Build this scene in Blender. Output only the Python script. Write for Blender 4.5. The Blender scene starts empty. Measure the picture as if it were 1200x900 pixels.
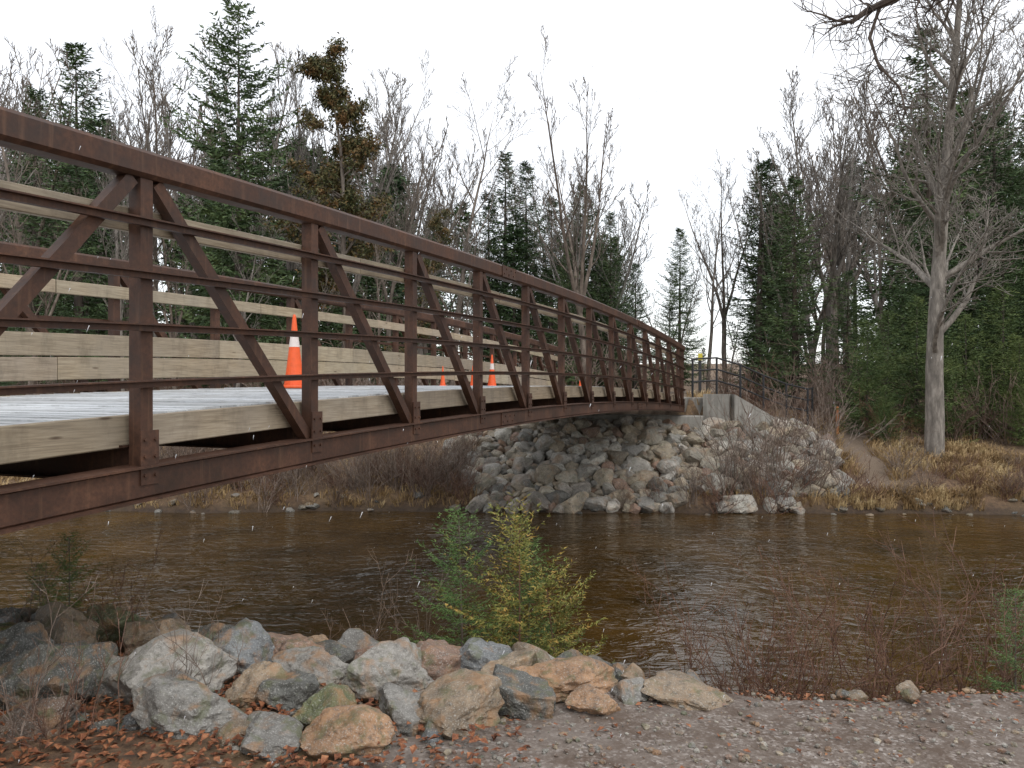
import bpy, math, random
from mathutils import Vector, Matrix, noise, Euler
C = bpy.context
D = bpy.data
scene = C.scene
scene.view_settings.view_transform = 'Standard'
scene.view_settings.look = 'None'
scene.view_settings.exposure = 0

# ------------------------------------------------------------------ helpers
class MB:
    def __init__(s): s.v=[]; s.f=[]; s.m=[]; s.c=[]
    def face(s, idx, m=0, c=None): s.f.append(idx); s.m.append(m); s.c.append(c)
    def tube(s, pts, rad, k=4, m=0, cap=False, c=None):
        base=len(s.v); n=len(pts); up=Vector((0.13,0.21,1)).normalized()
        for i,p in enumerate(pts):
            d=(pts[min(i+1,n-1)]-pts[max(i-1,0)])
            if d.length<1e-9: d=Vector((0,0,1))
            d.normalize()
            a=d.cross(up)
            if a.length<0.1: a=d.cross(Vector((1,0,0)))
            a.normalize(); b=d.cross(a)
            r=rad[i]
            for j in range(k):
                t=2*math.pi*j/k
                s.v.append(p+a*(math.cos(t)*r)+b*(math.sin(t)*r))
        for i in range(n-1):
            for j in range(k):
                j2=(j+1)%k
                s.face((base+i*k+j,base+i*k+j2,base+(i+1)*k+j2,base+(i+1)*k+j),m,c)
        if cap:
            s.face(tuple(base+(n-1)*k+j for j in range(k)),m,c)
            s.face(tuple(base+j for j in reversed(range(k))),m,c)
    def tri(s,a,b,c_,m=0,col=None):
        i=len(s.v); s.v+= [a,b,c_]; s.face((i,i+1,i+2),m,col)
    def quad(s,a,b,c_,d,m=0,col=None):
        i=len(s.v); s.v+= [a,b,c_,d]; s.face((i,i+1,i+2,i+3),m,col)
    def box(s,lo,hi,m=0,col=None):
        i=len(s.v); x0,y0,z0=lo; x1,y1,z1=hi
        s.v+=[Vector(q) for q in [(x0,y0,z0),(x1,y0,z0),(x1,y1,z0),(x0,y1,z0),(x0,y0,z1),(x1,y0,z1),(x1,y1,z1),(x0,y1,z1)]]
        for q in [(0,3,2,1),(4,5,6,7),(0,1,5,4),(1,2,6,5),(2,3,7,6),(3,0,4,7)]:
            s.face(tuple(i+a for a in q),m,col)
    def beam(s,p1,p2,w,h,side=Vector((0,1,0)),m=0,col=None):
        d=(p2-p1).normalized(); a=side.normalized(); b=d.cross(a).normalized()
        i=len(s.v)
        for p in (p1,p2):
            for sa,sb in ((-1,-1),(1,-1),(1,1),(-1,1)):
                s.v.append(p+a*(sa*w/2)+b*(sb*h/2))
        for q in [(0,3,2,1),(4,5,6,7),(0,1,5,4),(1,2,6,5),(2,3,7,6),(3,0,4,7)]:
            s.face(tuple(i+t for t in q),m,col)
    def sweep(s,prof,path,m=0,col=None):
        base=len(s.v); k=len(prof)
        for (x,z) in path:
            for (y,dz) in prof: s.v.append(Vector((x,y,z+dz)))
        for i in range(len(path)-1):
            for j in range(k):
                j2=(j+1)%k
                s.face((base+i*k+j,base+(i+1)*k+j,base+(i+1)*k+j2,base+i*k+j2),m,col)
        s.face(tuple(base+j for j in range(k)),m,col)
        n=len(path)-1
        s.face(tuple(base+n*k+j for j in reversed(range(k))),m,col)
    def mesh(s,name,mats,smooth=False,colors=False):
        me=D.meshes.new(name)
        me.from_pydata([tuple(v) for v in s.v],[],s.f)
        for mt in mats: me.materials.append(mt)
        me.polygons.foreach_set('material_index',s.m)
        if smooth: me.polygons.foreach_set('use_smooth',[True]*len(s.f))
        if colors:
            at=me.color_attributes.new('Col','FLOAT_COLOR','CORNER')
            buf=[]
            for f,c in zip(s.f,s.c):
                c=c or (0.5,0.5,0.5)
                buf+= [c[0],c[1],c[2],1.0]*len(f)
            at.data.foreach_set('color',buf)
        me.update()
        return me
def obj(name,me,loc=(0,0,0),rot=(0,0,0),sc=(1,1,1),parent=None):
    o=D.objects.new(name,me); C.collection.objects.link(o)
    o.location=loc; o.rotation_euler=rot
    o.scale=sc if not isinstance(sc,(int,float)) else (sc,sc,sc)
    if parent: o.parent=parent
    return o
def empty(name,loc=(0,0,0),rot=(0,0,0)):
    return obj(name,None,loc,rot)
def sm(a,b,x):
    t=max(0,min(1,(x-a)/(b-a))); return t*t*(3-2*t)
def interp(x,pts):
    if x<=pts[0][0]: return pts[0][1]
    for (a,b),(c,d) in zip(pts,pts[1:]):
        if x<=c: return b+(d-b)*(x-a)/(c-a)
    return pts[-1][1]
def n3(x,y,z=0): return noise.noise(Vector((x,y,z)))

# ------------------------------------------------------------------ materials
class N:
    def __init__(s,name):
        s.mat=D.materials.new(name); s.mat.use_nodes=True
        s.nt=s.mat.node_tree; s.n=s.nt.nodes; s.l=s.nt.links
        s.b=s.n['Principled BSDF']
    def add(s,t,**k):
        x=s.n.new(t)
        for a,b in k.items(): setattr(x,a,b)
        return x
    def link(s,a,b): s.l.new(a,b)
    def coord(s,kind='Object',scale=(1,1,1)):
        tc=s.add('ShaderNodeTexCoord'); mp=s.add('ShaderNodeMapping')
        mp.inputs['Scale'].default_value=scale
        s.link(tc.outputs[kind],mp.inputs[0]); return mp.outputs[0]
    def noise(s,co,scale,detail=4,rough=.6,dist=0):
        x=s.add('ShaderNodeTexNoise'); s.link(co,x.inputs['Vector'])
        x.inputs['Scale'].default_value=scale; x.inputs['Detail'].default_value=detail
        x.inputs['Roughness'].default_value=rough; x.inputs['Distortion'].default_value=dist
        return x.outputs[0]
    def vor(s,co,scale,out='Distance'):
        x=s.add('ShaderNodeTexVoronoi'); s.link(co,x.inputs['Vector']); x.inputs['Scale'].default_value=scale
        return x.outputs[out]
    def ramp(s,fac,stops):
        r=s.add('ShaderNodeValToRGB'); e=r.color_ramp.elements
        while len(e)<len(stops): e.new(0.5)
        for el,(p,c) in zip(e,stops):
            el.position=p; el.color=(c[0],c[1],c[2],1) if not isinstance(c,(int,float)) else (c,c,c,1)
        s.link(fac,r.inputs[0]); return r.outputs[0]
    def mix(s,fac,a,b,mode='MIX'):
        x=s.add('ShaderNodeMix',data_type='RGBA',blend_type=mode)
        for v,i in ((fac,0),(a,6),(b,7)):
            if isinstance(v,(int,float)): x.inputs[i].default_value=v
            elif isinstance(v,tuple): x.inputs[i].default_value=(v[0],v[1],v[2],1)
            else: s.link(v,x.inputs[i])
        return x.outputs[2]
    def math(s,op,a,b=0):
        x=s.add('ShaderNodeMath',operation=op)
        for v,i in ((a,0),(b,1)):
            if isinstance(v,(int,float)): x.inputs[i].default_value=v
            else: s.link(v,x.inputs[i])
        return x.outputs[0]
    def bump(s,h,strength=.5,dist=.02,prev=None):
        x=s.add('ShaderNodeBump'); x.inputs['Strength'].default_value=strength; x.inputs['Distance'].default_value=dist
        s.link(h,x.inputs['Height'])
        if prev is not None: s.link(prev,x.inputs['Normal'])
        return x.outputs[0]
    def fin(s,col,rough=.7,normal=None,spec=None):
        if isinstance(col,tuple): s.b.inputs['Base Color'].default_value=(*col,1)
        else: s.link(col,s.b.inputs['Base Color'])
        if isinstance(rough,(int,float)): s.b.inputs['Roughness'].default_value=rough
        else: s.link(rough,s.b.inputs['Roughness'])
        if normal is not None: s.link(normal,s.b.inputs['Normal'])
        if spec is not None: s.b.inputs['Specular IOR Level'].default_value=spec
        return s.mat

def m_rust(name='weathering_steel',k=1.0):
    m=N(name); co=m.coord()
    S=lambda *c: tuple(q*k for q in c)
    a=m.noise(co,3,6,.7); b=m.noise(co,40,4,.7)
    c=m.ramp(a,[(.3,S(.034,.017,.010)),(.5,S(.074,.033,.019)),(.7,S(.130,.060,.034))])
    c=m.mix(m.ramp(b,[(.35,0),(.75,.7)]),c,S(.028,.015,.010))
    st=m.coord(scale=(9,9,.7)); d=m.noise(st,2.5,4)
    c=m.mix(m.ramp(d,[(.55,0),(.8,.45)]),c,S(.21,.11,.06))
    return m.fin(c,m.ramp(a,[(.3,.46),(.7,.76)]),m.bump(b,.25,.004),.38)
def m_wood(name,cols,scale,knots=True):
    m=N(name); co=m.coord(scale=scale); g=m.noise(co,6,6,.65,.4)
    at=m.add('ShaderNodeVertexColor',layer_name='Col').outputs[0]
    c=m.ramp(g,[(.3,cols[0]),(.5,cols[1]),(.72,cols[2])])
    big=m.noise(m.coord(),1.3,3)
    c=m.mix(m.ramp(big,[(.35,0),(.7,.6)]),c,cols[3])
    stn=m.noise(m.coord(scale=(2.2,2.2,.8)),2.2,5,.7)
    c=m.mix(m.ramp(stn,[(.5,0),(.72,.6)]),c,tuple(q*.42 for q in cols[1]))
    c=m.mix(.9,c,at,'MULTIPLY')
    if knots:
        v=m.vor(m.coord(scale=(1.6,7,7)),1.2)
        c=m.mix(m.ramp(v,[(.04,.85),(.10,0)]),c,(.07,.04,.02))
    return m.fin(c,.62,m.bump(g,.4,.006))
RUST=m_rust(); RUSTD=m_rust('shaded_beam_steel',.75)  # floor-beam copy of the steel, darkened: under-deck shade put into its colour
WOOD=m_wood('weathered_timber',[(.19,.145,.095),(.33,.26,.18),(.46,.385,.285),(.28,.245,.205)],(.7,9,14))
DECK=m_wood('deck_planks',[(.42,.42,.41),(.56,.57,.57),(.72,.74,.76),(.74,.78,.82)],(9,.6,9),False)  # whitish tones: frost plus sky sheen of wet planks, painted into the colour
def m_conc():
    m=N('concrete'); co=m.coord(); a=m.noise(co,1.2,6,.7); b=m.noise(co,30,4)
    c=m.ramp(a,[(.3,(.22,.205,.18)),(.6,(.33,.315,.28)),(.8,(.41,.40,.36))])
    s=m.noise(m.coord(scale=(3,3,.3)),3,4)
    c=m.mix(m.ramp(s,[(.45,0),(.7,.6)]),c,(.13,.115,.095))
    return m.fin(c,.85,m.bump(b,.3,.01))
CONC=m_conc()
def m_rock(name,fine,rust=.65,moss=.55):
    m=N(name); co=m.coord('Object'); at=m.add('ShaderNodeVertexColor',layer_name='Col').outputs[0]
    a=m.noise(co,2.6*fine,6,.65); b=m.noise(co,14*fine,5,.75); v=m.noise(co,60*fine,2,.6)
    c=m.mix(1.0,at,m.ramp(a,[(.3,(.5,.49,.48)),(.55,(1,1,1)),(.75,(1.35,1.3,1.22))]),'MULTIPLY')
    c=m.mix(m.ramp(b,[(.50,0),(.66,.75)]),c,(.085,.078,.065))
    c=m.mix(m.ramp(v,[(.55,0),(.68,.5)]),c,(.5,.49,.45))
    r=m.noise(co,3.3*fine,5,.6,.6)
    c=m.mix(m.ramp(r,[(.51,0),(.66,rust)]),c,(.30,.165,.075))
    l=m.noise(co,5.1*fine,4,.6)
    c=m.mix(m.ramp(l,[(.54,0),(.66,moss)]),c,(.10,.11,.045))
    nn=m.bump(b,.9,.025/fine); nn=m.bump(a,.6,.07/fine,nn)
    return m.fin(c,.66,nn)
ROCKN=m_rock('boulder_stone',2.2,.7,.6); ROCKF=m_rock('riprap_stone',1.0,.4,.25)

def m_ground():
    m=N('ground_soil'); co=m.coord()
    mk=m.add('ShaderNodeVertexColor',layer_name='Mask').outputs[0]
    sp=m.add('ShaderNodeSeparateColor'); m.link(mk,sp.inputs[0])
    a=m.noise(co,1.1,6,.7); b=m.noise(co,9,6,.75); f=m.noise(co,45,4,.8)
    lit=m.ramp(b,[(.3,(.045,.028,.018)),(.5,(.13,.078,.045)),(.68,(.26,.16,.085))])
    lit=m.mix(m.ramp(a,[(.4,0),(.65,.6)]),lit,m.ramp(f,[(.3,(.10,.07,.035)),(.7,(.29,.20,.10))]))
    v=m.vor(co,70,'Color'); vs=m.add('ShaderNodeSeparateColor'); m.link(v,vs.inputs[0])
    gr=m.ramp(vs.outputs[0],[(.0,(.095,.070,.055)),(.45,(.165,.130,.105)),(.8,(.235,.195,.165)),(1,(.38,.34,.31))])
    gr=m.mix(m.ramp(b,[(.40,0),(.60,.9)]),gr,(.095,.062,.042))
    gr=m.mix(m.ramp(a,[(.47,0),(.68,.55)]),gr,(.28,.245,.215))
    dirt=m.ramp(f,[(.3,(.11,.075,.05)),(.7,(.25,.19,.135))])
    edge=m.math('ADD',sp.outputs[0],m.math('MULTIPLY',m.math('SUBTRACT',b,.5),1.0))
    c=m.mix(m.ramp(edge,[(.42,0),(.58,1)]),lit,gr)
    e2=m.math('ADD',sp.outputs[1],m.math('MULTIPLY',m.math('SUBTRACT',b,.5),1.6))
    c=m.mix(m.ramp(e2,[(.4,0),(.7,.9)]),c,dirt)
    c=m.mix(m.math('MULTIPLY',sp.outputs[2],.75),c,(.022,.014,.009))
    h=m.math('ADD',b,m.math('MULTIPLY',vs.outputs[0],.35))
    return m.fin(c,.85,m.bump(h,.7,.03))
GROUND=m_ground()
def m_water():
    m=N('river_water')
    co=m.coord(scale=(.85,1.35,1))
    w1=m.noise(co,.9,2,.5,.8); w2=m.noise(co,3.2,2,.55,1.2)
    big=m.noise(m.coord(scale=(.25,.22,1)),1.0,2)
    h=m.math('ADD',m.math('MULTIPLY',w1,.35),m.math('MULTIPLY',w2,.52))
    h=m.math('MULTIPLY',h,m.ramp(big,[(.40,.45),(.58,1.1)]))
    c=m.ramp(m.noise(m.coord(),.6,3),[(.3,(.026,.015,.004)),(.7,(.080,.043,.011))])
    nn=m.bump(h,1.0,.105)
    m.fin(c,.0,nn); m.b.inputs['IOR'].default_value=1.47
    return m.mat
WATER=m_water()
def m_bark(name,c1,c2,c3,sc=6,bump=False):
    m=N(name); co=m.coord(scale=(1,1,.25)); a=m.noise(co,sc,2 if not bump else 5,.7)
    oi=m.add('ShaderNodeObjectInfo').outputs['Random']
    c=m.ramp(a,[(.3,c1),(.5,c2),(.7,c3)])
    c=m.mix(m.math('MULTIPLY',oi,.7),c,m.mix(1.0,c,(.76,.61,.50),'MULTIPLY'))
    return m.fin(c,.85,m.bump(a,.8,.03) if bump else None)
BARK=m_bark('grey_bark',(.085,.074,.064),(.165,.148,.13),(.29,.268,.24))
BARKL=m_bark('pale_bark',(.11,.105,.095),(.22,.21,.19),(.40,.39,.36),9,True)
BARKD=m_bark('dark_bark',(.04,.033,.028),(.085,.07,.06),(.14,.12,.10))
TWIG=m_bark('red_twig',(.07,.04,.03),(.15,.082,.055),(.25,.155,.11),20)
TWIGG=m_bark('grey_twig',(.11,.08,.062),(.19,.148,.12),(.30,.25,.21),20)
def m_fol(name,cols,sc=1.2,rnd=.35):
    m=N(name); co=m.coord(); x=m.noise(co,sc,3,.8)
    oi=m.add('ShaderNodeObjectInfo').outputs['Random']
    c=m.ramp(x,[(.34,cols[0]),(.5,cols[1]),(.66,cols[2])])
    c=m.mix(m.math('MULTIPLY',oi,rnd),c,m.mix(1.0,c,(1.5,1.25,.8),'MULTIPLY'))
    m.fin(c,.65,None,.3)
    return m.mat
NEED=m_fol('spruce_needles',[(.028,.052,.026),(.062,.106,.046),(.115,.168,.072)])
NEEDF=m_fol('fir_needles',[(.036,.062,.02),(.078,.118,.036),(.155,.19,.062)])
NEEDG=m_fol('young_spruce_needles',[(.04,.09,.03),(.085,.16,.05),(.16,.24,.08)],12,.2)
NEEDY=m_fol('cedar_scales',[(.07,.085,.02),(.17,.185,.045),(.40,.25,.07)],12,.2)
OLIVE=m_fol('cedar_foliage',[(.035,.050,.018),(.085,.078,.030),(.19,.10,.04)],2.2,.2)
GRASS=m_fol('dry_grass_blades',[(.16,.10,.045),(.33,.225,.11),(.48,.37,.20)],.9,.2)
LEAF=m_fol('dead_leaves',[(.07,.025,.014),(.20,.075,.035),(.36,.17,.085)],18,.2)
def plain(name,c,r=.5,spec=None,metal=0):
    m=N(name); co=m.coord(); a=m.noise(co,12,4)
    cc=m.mix(m.ramp(a,[(.45,0),(.75,.35)]),tuple(c),tuple(x*.55 for x in c))
    m.fin(cc,r,None,spec); m.b.inputs['Metallic'].default_value=metal; return m.mat
ORANGE=plain('cone_orange',(.80,.11,.022),.45); WHITE=plain('cone_reflective_white',(.7,.62,.58),.4)
BLACK=plain('black_painted_steel',(.02,.02,.022),.45); YEL=plain('sign_yellow',(.6,.50,.05),.5)
POSTW=plain('orange_post',(.45,.17,.06),.7)
SNOW=plain('snow_flakes',(.85,.87,.9),.6)

# ------------------------------------------------------------------ bridge frame
UX,UY=.362,.932
BX,BY=-2.0,4.14
PAN=1.5
def so(x,y):
    dx,dy=x-BX,y-BY
    return dx*UX+dy*UY, -dx*UY+dy*UX
def bw(s,o): return BX+s*UX-o*UY, BY+s*UY+o*UX
def top(s): return 4.39-.31*((s/PAN-5)/7.5)**2
S0,S1=-2.5*PAN,12.5*PAN
W=3.6

# ------------------------------------------------------------------ terrain
CREST=[(-30,8),(-6,6.6),(-3.7,5.6),(-1.5,4.9),(-.5,4.6),(.6,4.3),(1.5,4.05),(6,3.95),(30,5)]
FAR=[(-200,-.7),(-2,-.7),(0,0),(.4,.3),(3,.95),(7,1.65),(12,2.0),(40,2.8),(250,10)]
def far_edge(x): return 18.0-.05*max(0,x-4)+.35*n3(x*.35,3.3)+.15*n3(x*1.3,7)
def ripz(x,y): return 1.80-.54*max(0,21.2-y-.12*n3(x*.8,2))-.7*max(0,abs(x-3.6)-4.35)
def inrip(x,y):
    s,o=so(x,y)
    return y<22.9 and (s<18.3 or (o<-.85 and y<22.4) or (o>W+1.35 and s<19.3))
def terr(x,y):
    cr=interp(x,CREST)
    z0=1.4 - (.07*max(0,y-3.4) if x<2 else 0)+.03*n3(x*1.2,y*1.2)+.012*n3(x*5,y*5)
    if y<12:
        t=max(0,y-cr)
        return max(z0-(.62*t if t<3.2 else 1.98)-.1*min(t,1), -.7) if t>0 else z0
    d=y-far_edge(x)
    z=interp(d,FAR)
    if d>0: z+= (.12*n3(x*.5,y*.5)+.05*n3(x*1.7,y*1.7))*min(1,d)
    s,o=so(x,y)
    if y<24: z=max(z,ripz(x,y))
    if s>18.9: z=max(z,2.6-.5*max(0,abs(o-1.8)-1.9))
    return z
def axis(lo,hi,a,b,step,g=1.22):
    r=[]; x=a
    while x<=b+1e-6: r.append(x); x+=step
    st=step; x=b
    while x<hi: st*=g; x+=st; r.append(min(x,hi))
    st=step; x=a; l=[]
    while x>lo: st*=g; x-=st; l.append(max(x,lo))
    return l[::-1]+r
xs=axis(-400,400,-11,16,.18); ys=axis(-60,450,2.4,27,.16)
verts=[];mask=[]
def pathx(y): return interp(y,[(17,9.0),(19,9.2),(22,9.8),(25,11.2),(30,13.5)])+.15*n3(y*.9,4)
for y in ys:
    for x in xs:
        z=terr(x,y); verts.append((x,y,z))
        cr=interp(x,CREST)
        g=0.0
        if y<12:
            g=sm(-.85,.0,x-.0+ (4.1-y)*.35)*sm(cr+.25,cr-.1,y)
        s,o=so(x,y)
        p=0
        if s>18.5: p=max(p,sm(2.0,1.3,abs(o-1.8)))
        if 18.6<y<32: p=max(p,.9*sm(.75,.15,abs(x-pathx(y))))
        wet_shade=sm(.28,.02,z)
        if y>12 and inrip(x,y) and ripz(x,y)>z-.02: wet_shade=max(wet_shade,.8)  # riprap bed darkened too: shade between stones painted into the ground colour
        mask.append((g,p,wet_shade))
nx=len(xs); F1=[];F2=[]
for j in range(len(ys)-1):
    for i in range(nx-1):
        q=(j*nx+i,j*nx+i+1,(j+1)*nx+i+1,(j+1)*nx+i)
        m=sum(mask[k][0] for k in q)/4
        (F2 if m>.5 else F1).append(q)
def sheet(name,faces):
    used=sorted({k for f in faces for k in f}); mp={k:i for i,k in enumerate(used)}
    me=D.meshes.new(name); me.from_pydata([verts[k] for k in used],[],[tuple(mp[k] for k in f) for f in faces])
    at=me.color_attributes.new('Mask','FLOAT_COLOR','POINT')
    b=[]
    for k in used: b+=[*mask[k],1]
    at.data.foreach_set('color',b)
    me.materials.append(GROUND); me.polygons.foreach_set('use_smooth',[True]*len(faces)); me.update()
    return obj(name,me)
sheet('ground',F1); sheet('gravel_path',F2)
me=D.meshes.new('river_water'); me.from_pydata([(-400,3,0),(400,3,0),(400,24,0),(-400,24,0)],[],[(0,1,2,3)]); me.materials.append(WATER)
obj('river_water',me)

# ------------------------------------------------------------------ footbridge
ang=math.atan2(UY,UX)
BR=empty('footbridge',(BX,BY,0),(0,0,ang))
def pathz(s0,s1,step=.375,f=lambda s:top(s)):
    n=max(1,int(round((s1-s0)/step))); return [(s0+(s1-s0)*i/n,f(s0+(s1-s0)*i/n)) for i in range(n+1)]
def rprof(yc,w,zt,zb,b=.012):
    a,c=yc-w/2,yc+w/2
    return [(a+b,zb),(c-b,zb),(c,zb+b),(c,zt-b),(c-b,zt),(a+b,zt),(a,zt-b),(a,zb+b)]
def truss(name,o,out):
    mb=MB(); P=pathz(S0-.1,S1+.1)
    mb.sweep(rprof(o,.14,0,-.15,.022),P)
    mb.sweep(rprof(o,.11,-1.70,-1.86,.01),P)
    mb.sweep([(o-.10,-1.872),(o+.10,-1.872),(o+.10,-1.861),(o-.10,-1.861)],P)
    mb.sweep([(o-.085,-1.699),(o+.085,-1.699),(o+.085,-1.688),(o-.085,-1.688)],P)
    posts=[S0]+[i*PAN for i in range(-2,13)]+[S1]
    h=.041
    for s in posts:
        z=top(s); mb.box((s-h,o-h,z-1.69),(s+h,o+h,z-.15))
        mb.box((s-.06,o+out*.060-.005,z-1.79),(s+.06,o+out*.060+.005,z-1.50))
        for bz in (-1.55,-1.64,-1.74):
            for bs in (-.035,.035):
                c=Vector((s+bs,o+out*.064,z+bz)); mb.tube([c,c+Vector((0,out*.012,0))],[.010,.010],6,0,True)
    for i in range(-3,12):
        if i<0: a,b=(i+1)*PAN,i*PAN
        else: a,b=i*PAN,(i+1)*PAN
        if i==-3: b=S0+.05
        dr=1 if b>a else -1
        mb.beam(Vector((a+dr*.08,o,top(a)-.16)),Vector((b-dr*.05,o,top(b)-1.68)),.07,.072)
    mb.beam(Vector((12*PAN+.06,o,top(18)-.2)),Vector((S1-.05,o,top(S1)-1.66)),.07,.07)
    for dz in (-.39,-.67,-.95,-1.25):
        y=o+out*.062
        mb.sweep([(y-.016,dz-.02),(y+.016,dz-.02),(y+.016,dz+.02),(y-.016,dz+.02)],P)
        mb.sweep([(y+out*.017,dz+.011),(y+out*.045,dz+.011),(y+out*.045,dz+.019),(y+out*.017,dz+.019)] if out>0 else [(y-.045,dz+.011),(y-.017,dz+.011),(y-.017,dz+.019),(y-.045,dz+.019)],P)
    for s in (5.25,12.75):
        for dz0,dz1 in ((-.14,-.01),(-1.85,-1.71)):
            yy=o+out*(.076 if dz0>-1 else .062)
            mb.box((s-.22,yy-.005,top(s)+dz0),(s+.22,yy+.005,top(s)+dz1))
            for k in range(6):
                c=Vector((s-.18+.072*k,yy,top(s)+(dz0+dz1)/2+(.03 if k%2 else -.03)))
                mb.tube([c,c+Vector((0,out*.014,0))],[.011,.011],6,0,True)
    return obj(name,mb.mesh(name,[RUST]),parent=BR)
truss('upstream_truss',0,-1); truss('downstream_truss',W,1)
random.seed(5)
mb=MB()
for s in [i*PAN for i in range(-2,13)]+[S1]:
    z=top(s)-1.42-.16
    mb.box((s-.07,.055,z-.012),(s+.07,W-.055,z)); mb.box((s-.006,.055,z-.19),(s+.006,W-.055,z-.012)); mb.box((s-.07,.055,z-.202),(s+.07,W-.055,z-.19))
for i in range(-2,12):
    a,b=i*PAN,(i+1)*PAN
    mb.beam(Vector((a,.1,top(a)-1.8)),Vector((b,W-.1,top(b)-1.8)),.05,.05,Vector((0,0,1)))
for y in (.42,1.15,1.8,2.45,3.1):
    mb.sweep([(y-.05,-1.578),(y+.05,-1.578),(y+.05,-1.48),(y-.05,-1.48)],pathz(S0,S1))
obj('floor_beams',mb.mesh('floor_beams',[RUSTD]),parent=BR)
mb=MB(); s=S0
while s<S1-.1:
    w=.138; z=top(s+w/2)-1.42; g=random.uniform(.72,1.1); t=random.uniform(-.004,.004)
    mb.box((s,.13,z-.05+t),(s+w,W-.13,z+t),0,(g,g,g)); s+=.145
obj('deck',mb.mesh('deck',[DECK],colors=True),parent=BR)
mb=MB()
def boards(y,w,zt,zb,L,s0=S0,s1=S1):
    s=s0
    while s<s1-.05:
        e=min(s+L,s1); g=random.uniform(.78,1.15); t=random.uniform(-.007,.007); c=(g*random.uniform(.97,1.05),g,g*random.uniform(.9,1.0))
        mb.sweep(rprof(y+t,w,zt+t,zb+t,.006),pathz(s+.005,e-.005),0,c); s=e
boards(.10,.05,-1.425,-1.600,3.0,S0-2.2)
boards(W-.10,.05,-1.425,-1.605,3.0)
boards(.07,.04,-.30,-.43,3.0)
boards(W-.07,.04,-.30,-.43,3.0)
boards(W-.085,.04,-.82,-1.04,3.0,S0-.8); boards(W-.085,.04,-1.055,-1.28,3.0,S0)
obj('timber_rails',mb.mesh('timber_rails',[WOOD],colors=True),parent=BR)

# ------------------------------------------------------------------ abutments, wing wall
AB=empty('concrete_abutment',(BX,BY,0),(0,0,ang))
mb=MB()
mb.box((18.25,-.6,0),(19.0,W+1.3,2.12)); mb.box((19.003,-.6,1.0),(19.35,W+1.3,2.62))
me=mb.mesh('seat_and_backwall',[CONC]); o=obj('seat_and_backwall',me,parent=AB)
bv=o.modifiers.new('b','BEVEL'); bv.width=.02
mb=MB()
def wall(pts,th):
    for a,b in zip(pts,pts[1:]):
        A=Vector((a[0],a[1],0)); B=Vector((b[0],b[1],0)); d=(B-A).normalized(); n=Vector((-d.y,d.x,0))*th
        i=len(mb.v)
        mb.v+= [A+Vector((0,0,.6)),B+Vector((0,0,.6)),B+n+Vector((0,0,.6)),A+n+Vector((0,0,.6)),
                A+Vector((0,0,a[2])),B+Vector((0,0,b[2])),B+n+Vector((0,0,b[2])),A+n+Vector((0,0,a[2]))]
        for q in [(0,3,2,1),(4,5,6,7),(0,1,5,4),(1,2,6,5),(2,3,7,6),(3,0,4,7)]: mb.face(tuple(i+t for t in q))
wall([(19.0,-.603,2.72),(18.95,-1.3,2.72)],-.3); wall([(18.95,-1.303,2.72),(19.6,-2.7,1.85)],-.3)
wall([(19.0,W+1.303,2.2),(19.6,W+2.6,1.6)],.3)
obj('wing_walls',mb.mesh('wing_walls',[CONC]),parent=AB)
mb=MB(); mb.box((-5.6,-.7,.3),(-3.3,W+.7,2.1)); mb.box((-5.9,-.7,1.0),(-5.603,W+.7,2.6))
AB2=empty('concrete_abutment',(BX,BY,0),(0,0,ang)); obj('seat',mb.mesh('seat',[CONC]),parent=AB2)

# ------------------------------------------------------------------ approach railing
mb=MB()
def railing(pts,hs=(1.05,.72,.4),r=.032):
    n=len(pts)
    for p in pts: mb.tube([Vector(p)-Vector((0,0,.3)),Vector(p)+Vector((0,0,hs[0]))],[r,r],6,0,True)
    for h in hs: mb.tube([Vector(p)+Vector((0,0,h)) for p in pts],[r*.8]*n,6,0,True)
R=[(5.15,21.9,2.66),(5.85,21.95,2.70),(6.6,22.2,2.5),(7.3,22.3,2.2),(8.0,22.4,1.95),(8.7,22.6,1.8),(9.15,23.4,1.82)]
railing(R)
obj('approach_railing',mb.mesh('approach_railing',[BLACK]))
R=[]
for (s,o_,z) in [(19.1,W+.4,2.62),(20.3,W+.5,2.6),(21.5,W+1.2,2.4),(22.7,W+2,2.1)]:
    x,y=bw(s,o_); R.append((x,y,z))
mb=MB(); railing(R); obj('approach_railing',mb.mesh('approach_railing',[BLACK]))
mb=MB(); mb.box((-.04,-.04,-.3),(.04,.04,1.5)); mb.box((-.07,-.055,1.28),(.07,-.042,1.5),1)
x,y=bw(22.5,.0); obj('trail_sign',mb.mesh('trail_sign',[BLACK,YEL]),(x,y,2.5))
mb=MB(); mb.tube([Vector((0,0,-.3)),Vector((0,0,.8)),Vector((0,0,.85))],[.05,.045,.02],8,0,True)
obj('trail_marker_post',mb.mesh('trail_marker_post',[POSTW]),(10.0,23.6,terr(10.0,23.6)))

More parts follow.
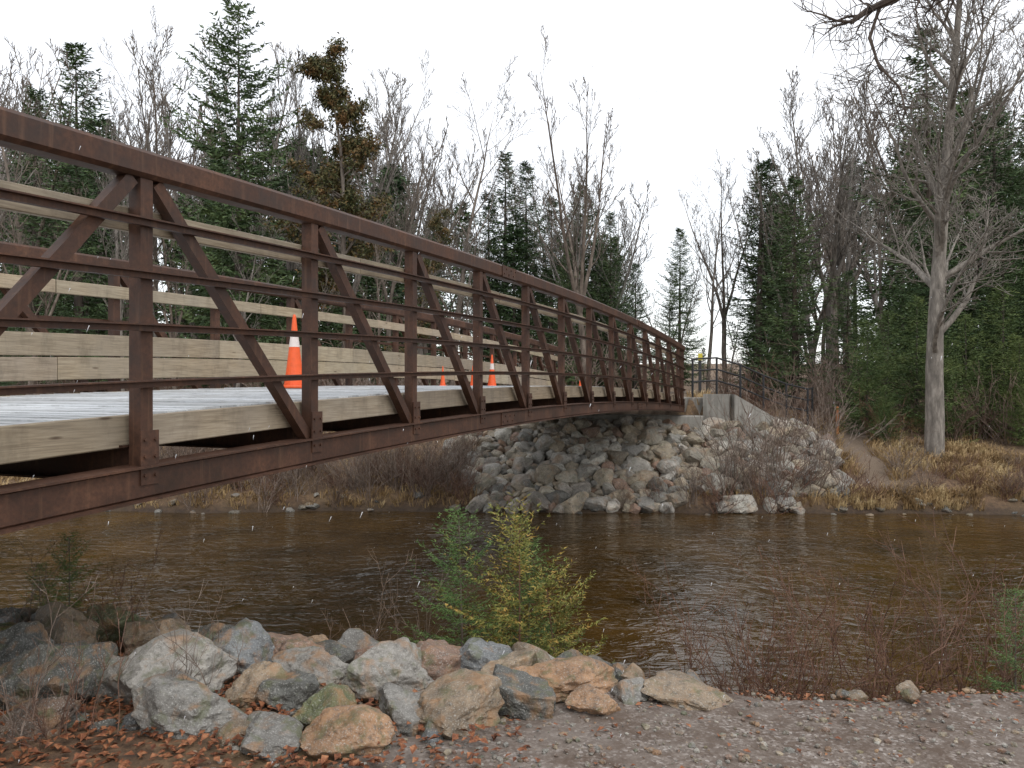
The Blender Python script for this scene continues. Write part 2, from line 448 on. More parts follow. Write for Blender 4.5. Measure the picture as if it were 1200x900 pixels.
# ------------------------------------------------------------------ cones
mb=MB()
b=.17
mb.sweep([(-b,0),(b,0),(b,.035),(-b,.035)],[(-b,0),(b,0)],0)
prof=[(0.035,.125),(.12,.112),(.20,.10),(.36,.08),(.50,.063),(.502,.065),(.66,.044),(.662,.042),(.88,.020),(.90,.012)]
k=20
for i in range(len(prof)-1):
    z0,r0=prof[i]; z1,r1=prof[i+1]; m=1 if i==5 else 0
    for j in range(k):
        a0,a1=2*math.pi*j/k,2*math.pi*(j+1)/k
        mb.quad(Vector((r0*math.cos(a0),r0*math.sin(a0),z0)),Vector((r0*math.cos(a1),r0*math.sin(a1),z0)),Vector((r1*math.cos(a1),r1*math.sin(a1),z1)),Vector((r1*math.cos(a0),r1*math.sin(a0),z1)),m)
conem=mb.mesh('traffic_cone',[ORANGE,WHITE],True)
for (s,o_,sc) in [(4.5,2.4,.98),(12.54,3.2,.82),(11.4,3.15,.5),(9.9,3.1,.42),(16.15,2.2,.6)]:
    x,y=bw(s,o_); obj('traffic_cone',conem,(x,y,top(s)-1.417),(0,0,random.random()*3),sc)

# ------------------------------------------------------------------ rocks
import bmesh
def ico(sub):
    bm=bmesh.new(); bmesh.ops.create_icosphere(bm,subdivisions=sub,radius=1)
    v=[x.co.copy() for x in bm.verts]; f=[tuple(q.index for q in p.verts) for p in bm.faces]; bm.free(); return v,f
ICO3=ico(5); ICO2=ico(3)
def rock(mb,rng,c,size,rotz,col,base=ICO2,ncut=14,rough=.04,tilt=.2):
    v,f=base
    planes=[]
    for _ in range(ncut):
        n=Vector((rng.gauss(0,1),rng.gauss(0,1),rng.gauss(0,1))).normalized(); planes.append((n,rng.uniform(.50,.74)))
    off=Vector((rng.random()*50,rng.random()*50,0))
    R=Euler((rng.uniform(-tilt,tilt),rng.uniform(-tilt,tilt),rotz)).to_matrix()
    i0=len(mb.v)
    for p in v:
        k=1.0
        for n,d in planes:
            t=p.dot(n)
            if t>d and d/t<k: k=d/t
        q=p*max(k,.45)
        if rough: q+=p*(rough*noise.fractal(p*2.2+off,1.0,2.0,4))
        q=Vector((q.x*size[0]*.74,q.y*size[1]*.74,q.z*size[2]*.74))
        mb.v.append(R@q+Vector(c))
    for t in f: mb.face(tuple(i0+a for a in t),0,col)
rng=random.Random(11)
G=(.215,.205,.185); GD=(.11,.11,.098); GL=(.33,.31,.275); T=(.30,.225,.15); RS=(.27,.17,.12); BL=(.16,.168,.17); OR=(.36,.215,.12); MO=(.13,.14,.065)
near=[(-2.44,4.0,.50,.38,GD),(-3.15,4.84,.34,.25,(.11,.16,.04)),(-2.83,4.85,.4,.29,T),(-2.75,5.15,.36,.26,MO),(-2.3,4.95,.46,.24,T),
(-1.76,4.06,.56,.30,GL),(-1.57,4.5,.46,.27,BL),(-1.54,3.6,.46,.21,G),(-1.33,3.95,.26,.18,T),(-1.29,4.55,.36,.21,RS),(-1.1,3.9,.28,.17,GD),
(-1.09,4.28,.38,.17,GL),(-.66,4.12,.48,.25,GL),(-.42,4.42,.38,.22,RS),(-.87,3.65,.32,.16,MO),(-.68,3.4,.34,.15,OR),(-1.07,3.38,.28,.11,G),
(-.19,4.42,.32,.23,BL),(-.31,3.72,.48,.19,T),(.02,3.9,.38,.19,GD),(.26,4.1,.50,.16,OR),(-.02,4.3,.30,.17,T),(.39,3.86,.25,.11,OR),
(.94,3.97,.40,.10,T),(-.51,3.75,.28,.16,G),(.62,4.02,.22,.09,G),(.45,4.2,.24,.10,G),(-2.24,3.6,.36,.13,(.16,.11,.08)),(-2.15,4.1,.30,.21,G),(-1.98,4.45,.32,.20,T),
(-3.7,5.7,.42,.24,GD),(-3.35,5.6,.42,.24,GD),(-3.0,5.5,.38,.22,MO),(-.6,4.95,.32,.21,BL),(-2.4,5.3,.33,.2,G),(-2.0,5.1,.36,.2,GD),(-1.0,4.85,.34,.2,G),(-3.9,5.0,.6,.4,G),(-1.3,4.95,.32,.2,T),(-.1,4.7,.28,.2,G),(-2.9,4.35,.4,.32,GD),(-2.75,3.7,.38,.22,G)]
mb=MB()
for (x,y,w,h,c) in near:
    z=terr(x,y)+h*.24
    g=rng.uniform(.85,1.1); rock(mb,rng,(x,y,z),(w*.99,w*rng.uniform(.7,.9),h*1.15),rng.uniform(-.6,.6),tuple(q*g for q in c),ICO3,13,.10,.22)
for _ in range(420):
    x=rng.uniform(-5.5,1.1); cr=interp(x,CREST)
    y=cr+rng.uniform(-1.5 if x<-.3 else -.2,2.2)
    if y<3.4: continue
    w=rng.uniform(.08,.30) if y>cr-.2 else rng.uniform(.05,.18); g=rng.uniform(.7,1.1)
    c=rng.choice([G,GD,GL,T,BL,RS,GD,MO])
    rock(mb,rng,(x,y,terr(x,y)+w*.12),(w,w*.8,w*.65),rng.uniform(0,3),tuple(q*g for q in c),ICO2,13,.06)
for _ in range(40):
    x=rng.uniform(1,5); y=interp(x,CREST)+rng.uniform(-.1,.5); w=rng.uniform(.04,.12); g=rng.uniform(.6,1)
    rock(mb,rng,(x,y,terr(x,y)+w*.1),(w,w*.8,w*.55),rng.uniform(0,3),tuple(q*g for q in rng.choice([G,GD,T])),ICO2,13,.06)
obj('shore_boulders',mb.mesh('shore_boulders',[ROCKN],False,True))
GL=(.42,.395,.34); T=(.36,.30,.215); G=(.28,.265,.235)
mb=MB()
pts=[];tries=0
while len(pts)<760 and tries<40000:
    tries+=1
    x=rng.uniform(-1.7,9.0); y=rng.uniform(17.9,22.7)
    if not inrip(x,y): continue
    if ripz(x,y)<terr(x,y)-.04 or terr(x,y)<-.12: continue
    if abs(x-3.6)>4.8+ .5*n3(x,y): 
        if rng.random()<.7: continue
    r=rng.uniform(.10,.29)
    if any((x-a)**2+(y-b)**2<((r+c)*.60)**2 for a,b,c in pts): continue
    pts.append((x,y,r))
for (x,y,r) in pts:
    g=rng.uniform(.6,1.15); c=rng.choice([GL,G,T,T,(.40,.36,.28),(.36,.32,.27),(.21,.20,.175),(.33,.28,.21),RS,(.45,.42,.37)])
    rock(mb,rng,(x,y,terr(x,y)+r*.25),(r*2*rng.uniform(.9,1.3),r*2*rng.uniform(.8,1.1),r*1.6),rng.uniform(0,3),tuple(q*g for q in c),ICO2,14,.05,.6)
for _ in range(110):
    x=rng.uniform(-14,15); y=far_edge(x)+rng.uniform(-.3,.5); r=rng.uniform(.05,.13); g=rng.uniform(.35,.8)
    rock(mb,rng,(x,y,terr(x,y)+r*.1),(r*2.2,r*1.8,r*1.1),rng.uniform(0,3),tuple(q*g for q in rng.choice([G,GD,T])),ICO2,13,.05)
obj('riprap',mb.mesh('riprap',[ROCKF],False,True))
mb=MB(); ic1=ico(1)
for _ in range(3800):
    x=rng.uniform(-1.4,4.2); y=rng.uniform(2.5,4.4)
    if y>interp(x,CREST)+.1: continue
    r=.003+.012*rng.random()**3
    g=rng.uniform(.45,1.0); rock(mb,rng,(x,y,terr(x,y)+r*.3),(r*2.4,r*2,r*1.5),rng.uniform(0,3),tuple(q*g for q in rng.choice([G,T,GL,RS])),ic1,2,.0)
obj('path_pebbles',mb.mesh('path_pebbles',[ROCKN],False,True))
mb=MB()
def leaf(p,sz,rng):
    a=rng.uniform(0,6.28); d=Vector((math.cos(a),math.sin(a),rng.uniform(-.25,.4))).normalized(); s_=Vector((-math.sin(a),math.cos(a),rng.uniform(-.35,.35))).normalized()
    up=Vector((0,0,1))*sz*rng.uniform(.05,.35)
    A=p-d*sz*.5;B=p+d*sz*.5; l=p+s_*sz*.3+up; r=p-s_*sz*.3+up*.6
    mb.tri(A,r,p);mb.tri(r,B,p);mb.tri(B,l,p);mb.tri(l,A,p)
for _ in range(8000):
    x=rng.uniform(-4.2,.3)
    y=rng.uniform(2.6,4.4) if rng.random()<.8 else rng.uniform(4,5.2)
    if x>-.8 and rng.random()<sm(-.8,.3,x)*.93: continue
    leaf(Vector((x,y,terr(x,y)+rng.uniform(.003,.045))),rng.uniform(.025,.06),rng)
for _ in range(620):
    x=rng.uniform(-.2,4); y=interp(x,CREST)+rng.gauss(0,.13) if rng.random()<.7 else rng.uniform(3,4)
    leaf(Vector((x,y,terr(x,y)+rng.uniform(.003,.02))),rng.uniform(.015,.045),rng)
obj('fallen_leaves',mb.mesh('fallen_leaves',[LEAF]))

# ------------------------------------------------------------------ grass
mb=MB()
def tuft(x,y,h,n,w,lean=.5):
    z=terr(x,y)
    for _ in range(n):
        a=rng.uniform(0,6.28); r=rng.uniform(0,.12)*h/.3; hh=h*rng.uniform(.5,1.1)
        b=Vector((x+math.cos(a)*r,y+math.sin(a)*r,z-.02)); dd=Vector((math.cos(a),math.sin(a),0))
        s_=Vector((-math.sin(a+.6),math.cos(a+.6),0))*w; L=rng.uniform(.1,lean)
        m_=b+dd*hh*L*.35+Vector((0,0,hh*.65)); t=b+dd*hh*L+Vector((0,0,hh*rng.uniform(.65,1)))
        mb.quad(b-s_,b+s_,m_+s_*.7,m_-s_*.7); mb.tri(m_-s_*.7,m_+s_*.7,t)
for i in range(8200):
    if i<5200: x=rng.uniform(-17,18); d=rng.random()**1.4*10
    else: x=rng.uniform(7.5,17); d=rng.random()**1.3*4.5
    y=far_edge(x)+d+.1
    s,o_=so(x,y)
    if inrip(x,y) and ripz(x,y)>terr(x,y)-.05 and rng.random()<.96: continue
    if s>18 and abs(o_-1.8)<1.7: continue
    if abs(x-pathx(y))<.4 and y>18.8: continue
    if n3(x*.6,y*.6,5)<-.25: continue
    tuft(x,y,rng.uniform(.12,.38),9,.011,1.2)
obj('dry_grass',mb.mesh('dry_grass',[GRASS]))

# ------------------------------------------------------------------ trees
def perp(d,rng):
    a=Vector((rng.gauss(0,1),rng.gauss(0,1),rng.gauss(0,1))); a-=d*a.dot(d)
    return a.normalized() if a.length>1e-3 else Vector((1,0,0))
def bare_tree(seed,H,r0,first=.3,limbs=15,n2=7,n3_=6,n4=3,ll=.36,upw=.35,angle=.8,leafm=0,minr=.007,fork=False,mat=None,lean=0,fl=1.0,tw=.09):
    rng=random.Random(seed); mb=MB()
    def br(p,d,L,r,lev,r_end):
        n=[12,7,5,4,3][lev]; pts=[p.copy()]; rad=[r]; dirs=[d.copy()]
        wob=[tw,.26,.32,.34,.3][lev]
        for i in range(n):
            d=(d+perp(d,rng)*wob*rng.random()+Vector((0,0,upw*(.0 if lev==0 else .22)))).normalized()
            p=p+d*(L/n); pts.append(p.copy()); dirs.append(d.copy())
            t=(i+1)/n; rad.append(max(minr,r+(r_end-r)*t))
        mb.tube(pts,rad,[10,5,4,3,3][lev],0)
        return pts,rad,dirs
    def at(res,t):
        pts,rad,dirs=res; f=t*(len(pts)-1); i=min(int(f),len(pts)-2); u=f-i
        return pts[i].lerp(pts[i+1],u),rad[i]+(rad[i+1]-rad[i])*u,dirs[i]
    def kids(res,L,lev,n,t0,lf):
        for k in range(n):
            t=t0+(1-t0)*(k+rng.random())/n; p,r,d=at(res,min(t,.99))
            a=angle*rng.uniform(.6,1.15)*(1.0 if lev>0 else (1.15-.5*t))
            nd=(d*math.cos(a)+perp(d,rng)*math.sin(a)).normalized()
            if lev>=1: nd=(nd+Vector((0,0,.15))).normalized()
            cl=L*lf*rng.uniform(.55,1.2)*(1.05-.6*t)
            res2=br(p,nd,cl,max(minr,r*rng.uniform(.42,.62)),lev+1,minr)
            nn=[n2,n3_,n4,0][lev]
            if lev+1<4 and nn: kids(res2,cl,lev+1,nn,.2,[.5,.5,.55][lev])
            if leafm and lev>=2:
                for _ in range(leafm):
                    q=at(res2,rng.random())[0]+Vector((rng.gauss(0,.12),rng.gauss(0,.12),rng.gauss(0,.1)))
                    e=perp(Vector((0,0,1)),rng)*rng.uniform(.05,.10); g=Vector((rng.gauss(0,.04),rng.gauss(0,.04),-rng.uniform(.03,.09)))
                    mb.tri(q-e*.5,q+e*.5,q+g*1.5,1)
    if fork:
        st=br(Vector((0,0,-.3)),Vector((lean,0,1)).normalized(),H*first,r0,0,r0*.8)
        tip=st[0][-1]
        for a in range(fork):
            az=6.28*a/fork+rng.random(); sp=rng.uniform(.2,.42)*fl
            d=Vector((math.cos(az)*sp,math.sin(az)*sp,1)).normalized()
            L=H*(1-first)*rng.uniform(.8,1.05)
            res=br(tip-Vector((0,0,.1)),d,L,r0*.62,0,minr*1.3)
            kids(res,L,0,limbs,.12,ll)
    else:
        res=br(Vector((0,0,-.3)),Vector((lean,0,1)).normalized(),H,r0,0,minr*1.5)
        kids(res,H,0,limbs,first,ll)
    return mb.mesh('bare_tree_mesh',[mat or BARK,OLIVE],True)
def conifer(seed,H,R,z0=.08,step=.16,nb=6,ll=.13,lw=.045,tstep=.11,droop=.25,sparse=0,mats=None,curve=.75,trunk=.011,upt=.5,tb=True):
    rng=random.Random(seed); mb=MB()
    n=14; mb.tube([Vector((0,0,-.3+(H+.3)*i/n)) for i in range(n+1)],[max(.004,H*trunk*(1-i/n)+.002) for i in range(n+1)],6,0)
    z=z0*H
    while z<H*.995:
        t=z/H; lump=1+.35*n3(z*1.1/step*.16,seed*3.1)
        for k in range(nb):
            if rng.random()<sparse: continue
            az=rng.uniform(0,6.28)
            l=(R*((1-t)**curve)*rng.uniform(.55,1.15)*lump*(1+.35*n3(math.cos(az)*1.2,math.sin(az)*1.2,z*.5/step*.16+seed))+.03*R)
            if t<.25: l*=.65+1.4*t
            h=Vector((math.cos(az),math.sin(az),0)); sd=Vector((-h.y,h.x,0)); el=-.35+ (upt+.35)*t
            bp=[]
            m=max(3,int(l/tstep)); zz=z+rng.uniform(-.5,.5)*step
            for i in range(m+1):
                s=i/m
                bp.append(Vector((0,0,zz))+h*(l*s)+Vector((0,0,l*(el*s - droop*math.sin(s*math.pi)*.5+ .22*s*s))))
            if tb:
                q=bp[::max(1,m//3)]; mb.tube(q,[max(.0022*H/12,.0016*l*H/5*(1-i*.2)) for i in range(len(q))],3,0)
            for i in range(1,m+1):
                s=i/m
                if s<.12: continue
                d=(bp[i]-bp[i-1]).normalized()
                for sg in (-1,1):
                    td=(d*.75+sd*sg*rng.uniform(.45,.95)+Vector((0,0,rng.uniform(-.35,.08)))).normalized()
                    tl=(.20*l*(1.1-s)+tstep*1.0)*rng.uniform(.7,1.3)
                    c=max(2,int(tl/(ll*.5)))
                    for q in range(c):
                        b=bp[i]+td*(tl*q/c)
                        ld=(td+Vector((rng.gauss(0,.45),rng.gauss(0,.45),rng.gauss(-.15,.4)))).normalized()
                        w=ld.cross(Vector((rng.gauss(0,1),rng.gauss(0,1),rng.gauss(0,1)))).normalized()*lw*.5
                        L=ll*rng.uniform(.7,1.2)
                        mb.tri(b-w,b+w,b+ld*L,1)
        z+=step*rng.uniform(.7,1.3)*(1.15-.5*t)
    return mb.mesh('conifer_mesh',mats or [BARKD,NEED],False)

SP=[conifer(1,12,2.0,step=.19),conifer(2,12,1.7,step=.2),conifer(3,12,2.4,z0=.12,sparse=.2,step=.2),conifer(4,12,1.4,step=.22,sparse=.1)]
SPD=[conifer(5,12,2.1,step=.34,ll=.24,lw=.10,tstep=.22,tb=False),conifer(6,12,1.6,step=.34,ll=.24,lw=.10,tstep=.22,tb=False)]
FIR=[conifer(7,4,1.35,z0=.03,step=.11,nb=7,ll=.11,lw=.03,tstep=.1,mats=[BARKD,NEEDF],curve=.65),conifer(8,5,1.3,z0=.03,step=.13,nb=7,ll=.12,lw=.03,tstep=.11,mats=[BARKD,NEEDF],sparse=.15)]
PINE=conifer(9,14,3.3,z0=.2,step=.25,nb=6,sparse=.25,droop=.15,curve=.62,ll=.17,lw=.065,upt=.45)
BT=[bare_tree(21,14,.16,.28,ll=.40,upw=.6,angle=.85,n4=2),bare_tree(22,14,.15,.35,fork=3,limbs=9,ll=.42,upw=.55,angle=.8,n3_=5,n4=2),bare_tree(23,14,.17,.25,fork=2,limbs=12,ll=.42,angle=.8,upw=.45,n3_=5,n4=2),
    bare_tree(24,14,.12,.4,limbs=17,ll=.30,upw=.8,angle=.75,n4=2),bare_tree(25,14,.15,.3,fork=4,limbs=8,ll=.40,upw=.5,angle=.75,n3_=5,n4=2,tw=.06)]
BTD=[bare_tree(61,14,.14,.3,limbs=14,ll=.36,upw=.7,angle=.8,n2=6,n3_=6,n4=0,minr=.013),bare_tree(62,14,.14,.35,fork=3,limbs=8,ll=.42,upw=.6,angle=.8,n2=6,n3_=5,n4=0,minr=.013),bare_tree(63,14,.12,.4,fork=2,limbs=10,ll=.36,upw=.7,angle=.75,n2=6,n3_=5,n4=0,minr=.013)]
def put(name,me,x,y,ztop,H0,wscale=1,parent=None,rz=None):
    z=terr(x,y)-.05; s=(ztop-z)/H0
    return obj(name,me,(x,y,z),(random.uniform(-.02,.02),random.uniform(-.02,.02),rz if rz is not None else random.uniform(0,6.28)),(s*wscale,s*wscale,s),parent)
random.seed(3)
for (x,y,zt,k,w) in [(-18.0,32,17.2,1,1.5),(-22.4,36,16.8,3,1.7),(-19.5,29,7.0,2,1.2),(-12.8,33,11.0,2,1.2),(-8.6,30,7.0,0,1.2),(-24,31,10.5,0,1.3),
    (-1.2,41,13.2,3,1.9),(-.35,40,15.0,3,1.7),(.8,40,14.6,1,1.5),(1.9,38,12.2,1,1.7),(3.7,39,13.2,0,1.4),(4.9,38,11.4,2,1.4),(6.0,44,10.0,0,1.4),(2.6,34,9.0,0,1.4),
    (7.4,34,9.9,0,1.4),(5.6,35,8.5,1,1.6),(11.0,29.8,11.0,1,1.7),(11.5,36,13.4,3,2.0),(12.6,37,13.8,1,1.6),(16.0,29,16.6,1,1.6),(19.0,30,14.4,0,1.4),(20.5,29,13.5,2,1.4),(18.0,31,15.0,3,1.8),
    (17.2,27,8.0,1,2.0),(12.4,28.5,7.2,0,1.7),(18.8,25.5,8.6,0,1.6),(15.0,27.5,9.4,2,1.6)]:
    put('spruce_tree',SP[k],x,y,zt,12,w)
for (x,y,zt,k,w) in [(10.9,23.6,4.9,0,1.1),(12.0,24.6,5.4,1,1.2),(13.0,23.2,4.3,0,1.2),(14.2,24,5.2,1,1.25),(15.2,23.0,4.4,0,1.2),(13.6,25.8,6.0,1,1.2),(16.0,25,6.2,1,1.3),(10.9,22.4,2.9,0,1.1),(14.6,21.8,3.0,0,1.1),(16.4,23,5.0,0,1.2)]:
    put('fir_tree',FIR[k],x,y,zt,[4,5][k],w)
put('white_pine_tree',PINE,-10.7,30,17.9,14,1.15)
for (x,y,zt,k,w) in [(3.3,33,15.8,4,1.0),(2.7,35,13.5,1,.9),(-2.8,36,15.3,0,1.2),(-4.4,38,14.6,2,1.1),(-9.8,34,17.0,1,1.0),(-8.9,33,16.3,3,1.0),(-7.8,35,17.0,4,.9),(-16.8,33,15.5,0,1),(-20.5,33,17,2,1.1),(-22.6,31,15,1,1),
    (-5.4,33,14.5,1,.9),(9.2,36,11.5,0,1.0),(10.3,37,13,1,1.1),(13.4,34,15.8,3,1.2),(14.6,35,15.6,1,1.2),(12.2,35,14.0,4,1.1),(15.8,36,16.5,2,1.1),(18.6,33,17.5,4,1.0),(22.3,35,18,0,1.0),(14.2,29,12.5,3,1.0),
    (-14.5,28,12.5,3,1.1),(-11.8,27,9.5,1,1.0),(-7.2,27.5,9.0,3,1.0),(-4.8,28,8.5,0,1.0),(-17,27,10.5,4,1.0),(-1.8,29,8.5,3,1.1),(-9.5,26.5,8.0,0,1.1),(-13.2,26,9.0,3,1.1)]:
    put('bare_tree',BT[k],x,y,zt,13.4,w)
put('northern_cedar_tree',bare_tree(31,14,.15,.30,limbs=38,n2=8,n3_=5,n4=2,ll=.17,upw=.2,angle=1.15,leafm=5),-6.3,30,16.0,14.2,1.25)
put('northern_cedar_tree',bare_tree(32,12,.13,.2,limbs=22,n2=7,n3_=5,n4=2,ll=.18,upw=.2,angle=1.15,leafm=4),-4.1,30,10.0,12.2,1.1)
put('maple_tree',bare_tree(46,17,.27,.17,limbs=32,n2=10,n3_=7,n4=4,ll=.34,upw=.30,angle=1.0,mat=BARKL,minr=.007,lean=.0,tw=.045),11.65,21.2,17.5,17,1.0)
mb=MB()
rr=random.Random(8)
def limb(pts,r0,r1,sub=2):
    P=[Vector(p) for p in pts]; n=len(P)
    mb.tube(P,[r0+(r1-r0)*i/(n-1) for i in range(n)],6)
    if sub:
        for i in range(1,n):
            for _ in range(3):
                q=P[i-1].lerp(P[i],rr.random()); d=(P[i]-P[i-1]).normalized(); c=[q]; dd=(d*.5+perp(d,rr)*.9).normalized(); L=rr.uniform(.35,1.0)*(.6 if sub==1 else 1)
                for k in range(4):
                    dd=(dd+perp(dd,rr)*.3+Vector((0,0,-.03))).normalized(); c.append(c[-1]+dd*L/4)
                limb(c,max(.006,r1*.7),.003,sub-1)
limb([(9.6,10.2,.8),(9.5,10.2,4),(9.2,10.1,7),(8.9,10.1,9.5),(8.9,10,12)],.24,.12,0)
limb([(9.0,10.1,8.6),(7.8,10,8.9),(6.7,10.1,8.6),(6.1,10.2,8.25),(5.6,10.1,8.15),(5.1,10.1,8.12),(4.7,10.2,7.95),(4.5,10.2,7.8)],.10,.03)
limb([(4.9,10.2,8.05),(4.75,10.2,7.6),(4.85,10.15,7.2),(5.1,10.1,6.9),(5.2,10.1,6.5)],.03,.008)
limb([(8.9,10.1,9.3),(8.4,9.6,9.9),(7.2,9.4,9.7),(6.2,9.3,9.1)],.07,.02)
obj('overhanging_maple_tree',mb.mesh('overhanging_maple_tree',[BARKD]))

FO=empty('distant_forest')
SKY=[(-.75,70),(-.5,100),(-.33,80),(-.15,120),(-.05,200),(.05,220),(.12,220),(.2,295),(.25,290),(.30,210),(.36,150),(.45,130),(.55,90),(.8,60)]
rf=random.Random(77)
for i in range(215):
    y=rf.uniform(38,75); a=rf.uniform(-.8,.8); x=a*y
    s,o_=so(x,y)
    if abs(o_-1.8)<1.8 and y<55: continue
    yl=interp(a,SKY)+rf.uniform(0,120)
    bare=rf.random()<.63
    if bare: zt=3+(450-yl)/900*y; k=rf.randrange(3); w=rf.uniform(.9,1.2)
    else: zt=3+(450-yl-40)/900*y; k=rf.randrange(2); w=rf.uniform(1.1,1.7)
    z=terr(x,y)-.1; H=13.4 if bare else 12; sc=(zt-z)/H
    obj('bare_tree_part' if bare else 'spruce_part',(BTD if bare else SPD)[k],(x,y,z),(0,0,rf.uniform(0,6.28)),(sc*w,sc*w,sc),FO)
def shrub(seed,H,n,r=.006,spread=.6,mat=None,sub=5,lev2=3):
    rg=random.Random(seed); mb=MB()
    for _ in range(n):
        az=rg.uniform(0,6.28); e=rg.uniform(.05,spread); d=Vector((math.cos(az)*e,math.sin(az)*e,1)).normalized()
        p=Vector((rg.gauss(0,.12),rg.gauss(0,.12),-.1)); L=H*rg.uniform(.5,1.1); pts=[p]; m=6
        for k in range(m):
            d=(d+perp(d,rg)*.2).normalized(); pts.append(pts[-1]+d*L/m)
        mb.tube(pts,[r*(1-.65*i/m) for i in range(m+1)],3)
        for _ in range(sub):
            t=rg.uniform(.25,.95)*m; i=int(t); q=pts[i].lerp(pts[i+1],t-i); dd=((pts[i+1]-pts[i]).normalized()+perp(d,rg)*rg.uniform(.4,.9)).normalized()
            c=[q]; l2=L*rg.uniform(.15,.4)
            for k in range(3):
                dd=(dd+perp(dd,rg)*.2+Vector((0,0,.1))).normalized(); c.append(c[-1]+dd*l2/3)
            mb.tube(c,[r*.5,r*.45,r*.35,r*.25],3)
            for _ in range(lev2):
                j=rg.randrange(3); q=c[j].lerp(c[j+1],rg.random()); e2=(dd+perp(dd,rg)*.8).normalized()
                mb.tube([q,q+e2*l2*.2,q+e2*l2*.38+Vector((0,0,.02))],[r*.35,r*.3,r*.2],3)
    return mb.mesh('shrub_mesh',[mat or TWIG],False)
SHF=[shrub(1,1.6,18,.011,.9,TWIGG,4,2),shrub(2,1.3,22,.010,1.1,TWIG,4,2),shrub(3,2.2,14,.012,.7,TWIGG,4,2)]
UB=empty('bank_undergrowth')
rs=random.Random(4)
for i in range(150):
    y=rs.uniform(22,40); x=rs.uniform(-.72,.72)*y
    s,o_=so(x,y)
    if s>18 and abs(o_-1.8)<2.2: continue
    obj('brush_part',SHF[rs.randrange(3)],(x,y,terr(x,y)),(0,0,rs.uniform(0,6.28)),rs.uniform(.9,1.7),UB)
for i in range(150):
    x=rs.uniform(-13,15) if rs.random()<.6 else rs.uniform(-9,-1); y=far_edge(x)+rs.uniform(.1,2.6)
    if inrip(x,y) and -1<x<8: continue
    if abs(x-pathx(y))<.5: continue
    obj('brush_part',SHF[rs.randrange(3)],(x,y,terr(x,y)),(0,0,rs.uniform(0,6.28)),rs.uniform(.35,.75)*(1.25 if x<0 else 1),UB)
for (x,y,sc,k) in [(-2.4,19.3,1.0,1),(-2.9,19.6,.9,0),(-1.7,19.6,.9,1),(-3.4,19.2,.9,1),(-1.3,19.0,.8,0),(-2.0,18.6,.7,1),(4.2,18.0,.8,0),(4.8,17.9,.9,1),(5.2,18.2,1.1,0),(5.8,18.3,1.2,2),(6.3,18.4,1.1,0),(6.9,18.6,1.0,1),(5.4,18.9,1.1,2),(6.6,19.4,1.1,2),(7.4,20.2,1.0,0),(8.0,18.3,.9,1),(7.2,18.4,1.0,0),(7.9,19.4,1.0,2),(8.6,18.2,.6,1),(9.3,18.3,.5,0),(11,18.4,.6,1),(12.4,18.2,.8,1),(11.7,18.1,.6,0),(10.2,18.6,.5,1),(3.4,18.2,.6,1),(2.6,18.0,.5,0),(6.1,17.9,.9,1),(7.0,21.6,.8,1)]:
    obj('shrub',SHF[k],(x,y,terr(x,y)),(0,0,rs.uniform(0,6)),sc)
SHN=[shrub(11,1.15,9,.0055,.7,TWIG,6,3),shrub(12,1.0,12,.005,.8,TWIG,5,3),shrub(13,.9,7,.005,.5,TWIGG,5,2)]
for (x,y,sc,k) in [(1.35,4.6,.9,1),(1.6,4.8,1.0,0),(1.9,5.0,1.0,1),(2.2,4.9,.9,0),(2.5,5.0,1.1,0),(2.8,5.0,1.2,1),(3.1,5.0,1.15,0),(3.3,4.8,1.0,1),(3.6,5.2,1.3,0),(1.2,5.2,.8,1),(2.65,4.6,.8,1),(3.0,4.5,.9,0),(1.75,4.5,.9,1),(2.1,5.4,1.1,0),(1.5,5.5,1.1,0),
    (-1.62,3.85,.75,2),(-1.75,4.3,.6,2),(-2.2,3.5,.8,2),(-2.05,3.45,.6,1),(-.95,5.1,.95,2),(-3.1,4.9,.8,2),(-.6,5.3,1.1,2),(-2.6,5.2,.6,0)]:
    obj('bare_shrub',SHN[k],(x,y,terr(x,y)-.02),(0,0,rs.uniform(0,6)),sc)
sapG=conifer(51,1.25,.45,z0=.06,step=.042,nb=5,ll=.026,lw=.006,tstep=.028,droop=.05,mats=[BARK,NEEDG],trunk=.009,upt=.9,curve=.6)
sapY=conifer(52,1.25,.62,z0=.1,step=.06,nb=4,ll=.034,lw=.010,tstep=.03,droop=.0,mats=[TWIG,NEEDY],trunk=.008,upt=1.1,curve=.5,sparse=.15)
def sap(name,me,x,y,sc,lean=(0,0)):
    obj(name,me,(x,y,terr(x,y)-.05),(lean[0],lean[1],random.random()*6),sc)
sap('spruce_sapling',sapG,-.32,5.15,1.05,(0,-.05)); sap('cedar_sapling',sapY,.05,5.1,1.05); sap('cedar_sapling',sapY,.35,5.2,.85,(0,.12)); sap('spruce_sapling',sapG,.12,5.4,1.1)
sap('spruce_sapling',sapG,-3.4,5.9,.75); sap('spruce_sapling',sapG,2.95,4.5,.62); sap('spruce_sapling',sapG,-3.75,6.1,.6)

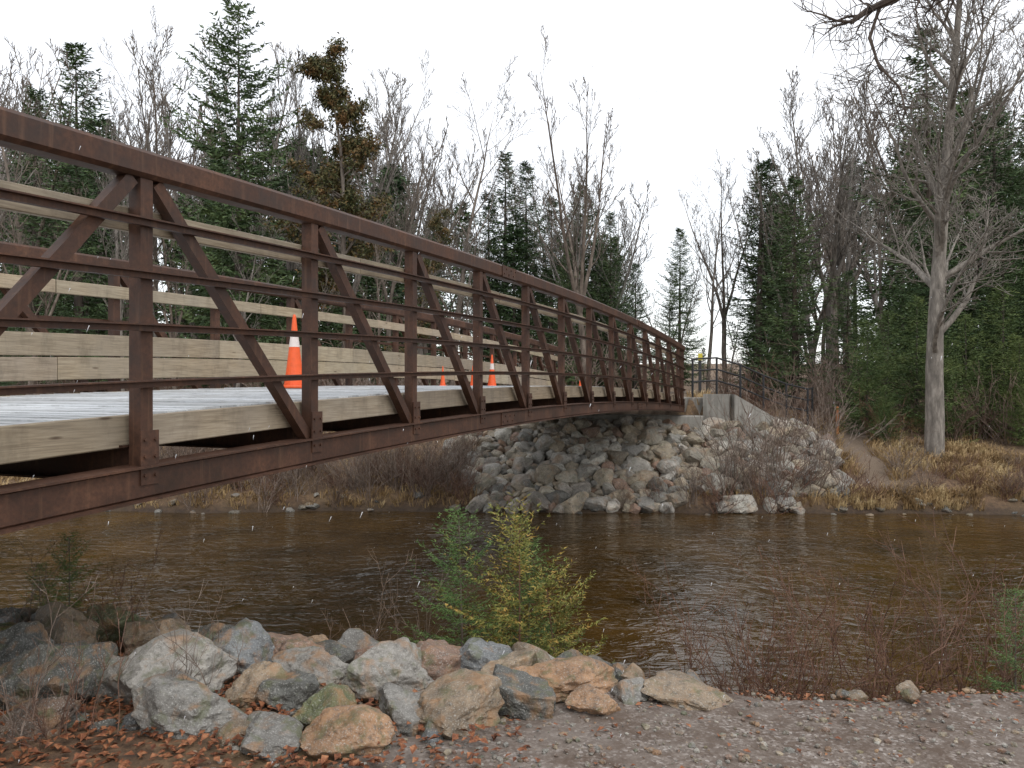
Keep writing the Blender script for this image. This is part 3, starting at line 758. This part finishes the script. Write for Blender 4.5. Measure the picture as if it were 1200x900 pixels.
# ------------------------------------------------------------------ falling snow
mb=MB(); rs=random.Random(9)
for _ in range(700):
    y=rs.uniform(2.5,16); p=Vector((rs.uniform(-.75,.75)*y,y,3+rs.uniform(-.5,.55)*y))
    if p.z<.1: continue
    L=rs.uniform(.010,.028); w=.0018; d=Vector((-.35+rs.gauss(0,.1),0,-1)).normalized()*L
    a,b,e=Vector((w,0,0)),Vector((0,w,0)),p+d
    mb.tri(p+a,p+b,e);mb.tri(p+b,p-a,e);mb.tri(p-a,p-b,e);mb.tri(p-b,p+a,e)
obj('falling_snow',mb.mesh('falling_snow',[SNOW]))

# ------------------------------------------------------------------ light, world, camera
w=D.worlds.new('World'); scene.world=w; w.use_nodes=True
nt=w.node_tree; bg=nt.nodes['Background']; out=nt.nodes['World Output']
sk=nt.nodes.new('ShaderNodeTexSky'); sk.sky_type='NISHITA'; sk.sun_disc=False
sk.sun_elevation=math.radians(50); sk.sun_rotation=math.radians(150)
nt.links.new(sk.outputs[0],bg.inputs[0]); bg.inputs[1].default_value=.05
tc=nt.nodes.new('ShaderNodeTexCoord'); nz=nt.nodes.new('ShaderNodeTexNoise'); nz.inputs['Scale'].default_value=1.5; nz.inputs['Detail'].default_value=2
nt.links.new(tc.outputs['Generated'],nz.inputs['Vector'])
rp=nt.nodes.new('ShaderNodeValToRGB'); rp.color_ramp.elements[0].position=.3; rp.color_ramp.elements[0].color=(.90,.90,.905,1); rp.color_ramp.elements[1].position=.7; rp.color_ramp.elements[1].color=(.97,.965,.96,1)
nt.links.new(nz.outputs[0],rp.inputs[0])
b2=nt.nodes.new('ShaderNodeBackground'); nt.links.new(rp.outputs[0],b2.inputs[0]); b2.inputs[1].default_value=1.22
ad=nt.nodes.new('ShaderNodeAddShader'); nt.links.new(bg.outputs[0],ad.inputs[0]); nt.links.new(b2.outputs[0],ad.inputs[1]); nt.links.new(ad.outputs[0],out.inputs[0])
sl=D.lights.new('sun','SUN'); sl.energy=1.1; sl.angle=math.radians(25); sl.color=(1,.96,.90)
so_=D.objects.new('sun',sl); C.collection.objects.link(so_)
el,az=math.radians(50),math.radians(150)
dv=Vector((math.sin(az)*math.cos(el),math.cos(az)*math.cos(el),math.sin(el)))
so_.rotation_euler=dv.to_track_quat('Z','Y').to_euler()
cd=D.cameras.new('camera'); cd.lens=27; cd.sensor_width=36; cd.clip_start=.05; cd.clip_end=1500
co=D.objects.new('camera',cd); C.collection.objects.link(co); co.location=(0,0,3.0); co.rotation_euler=(math.radians(90),0,0)
scene.camera=co
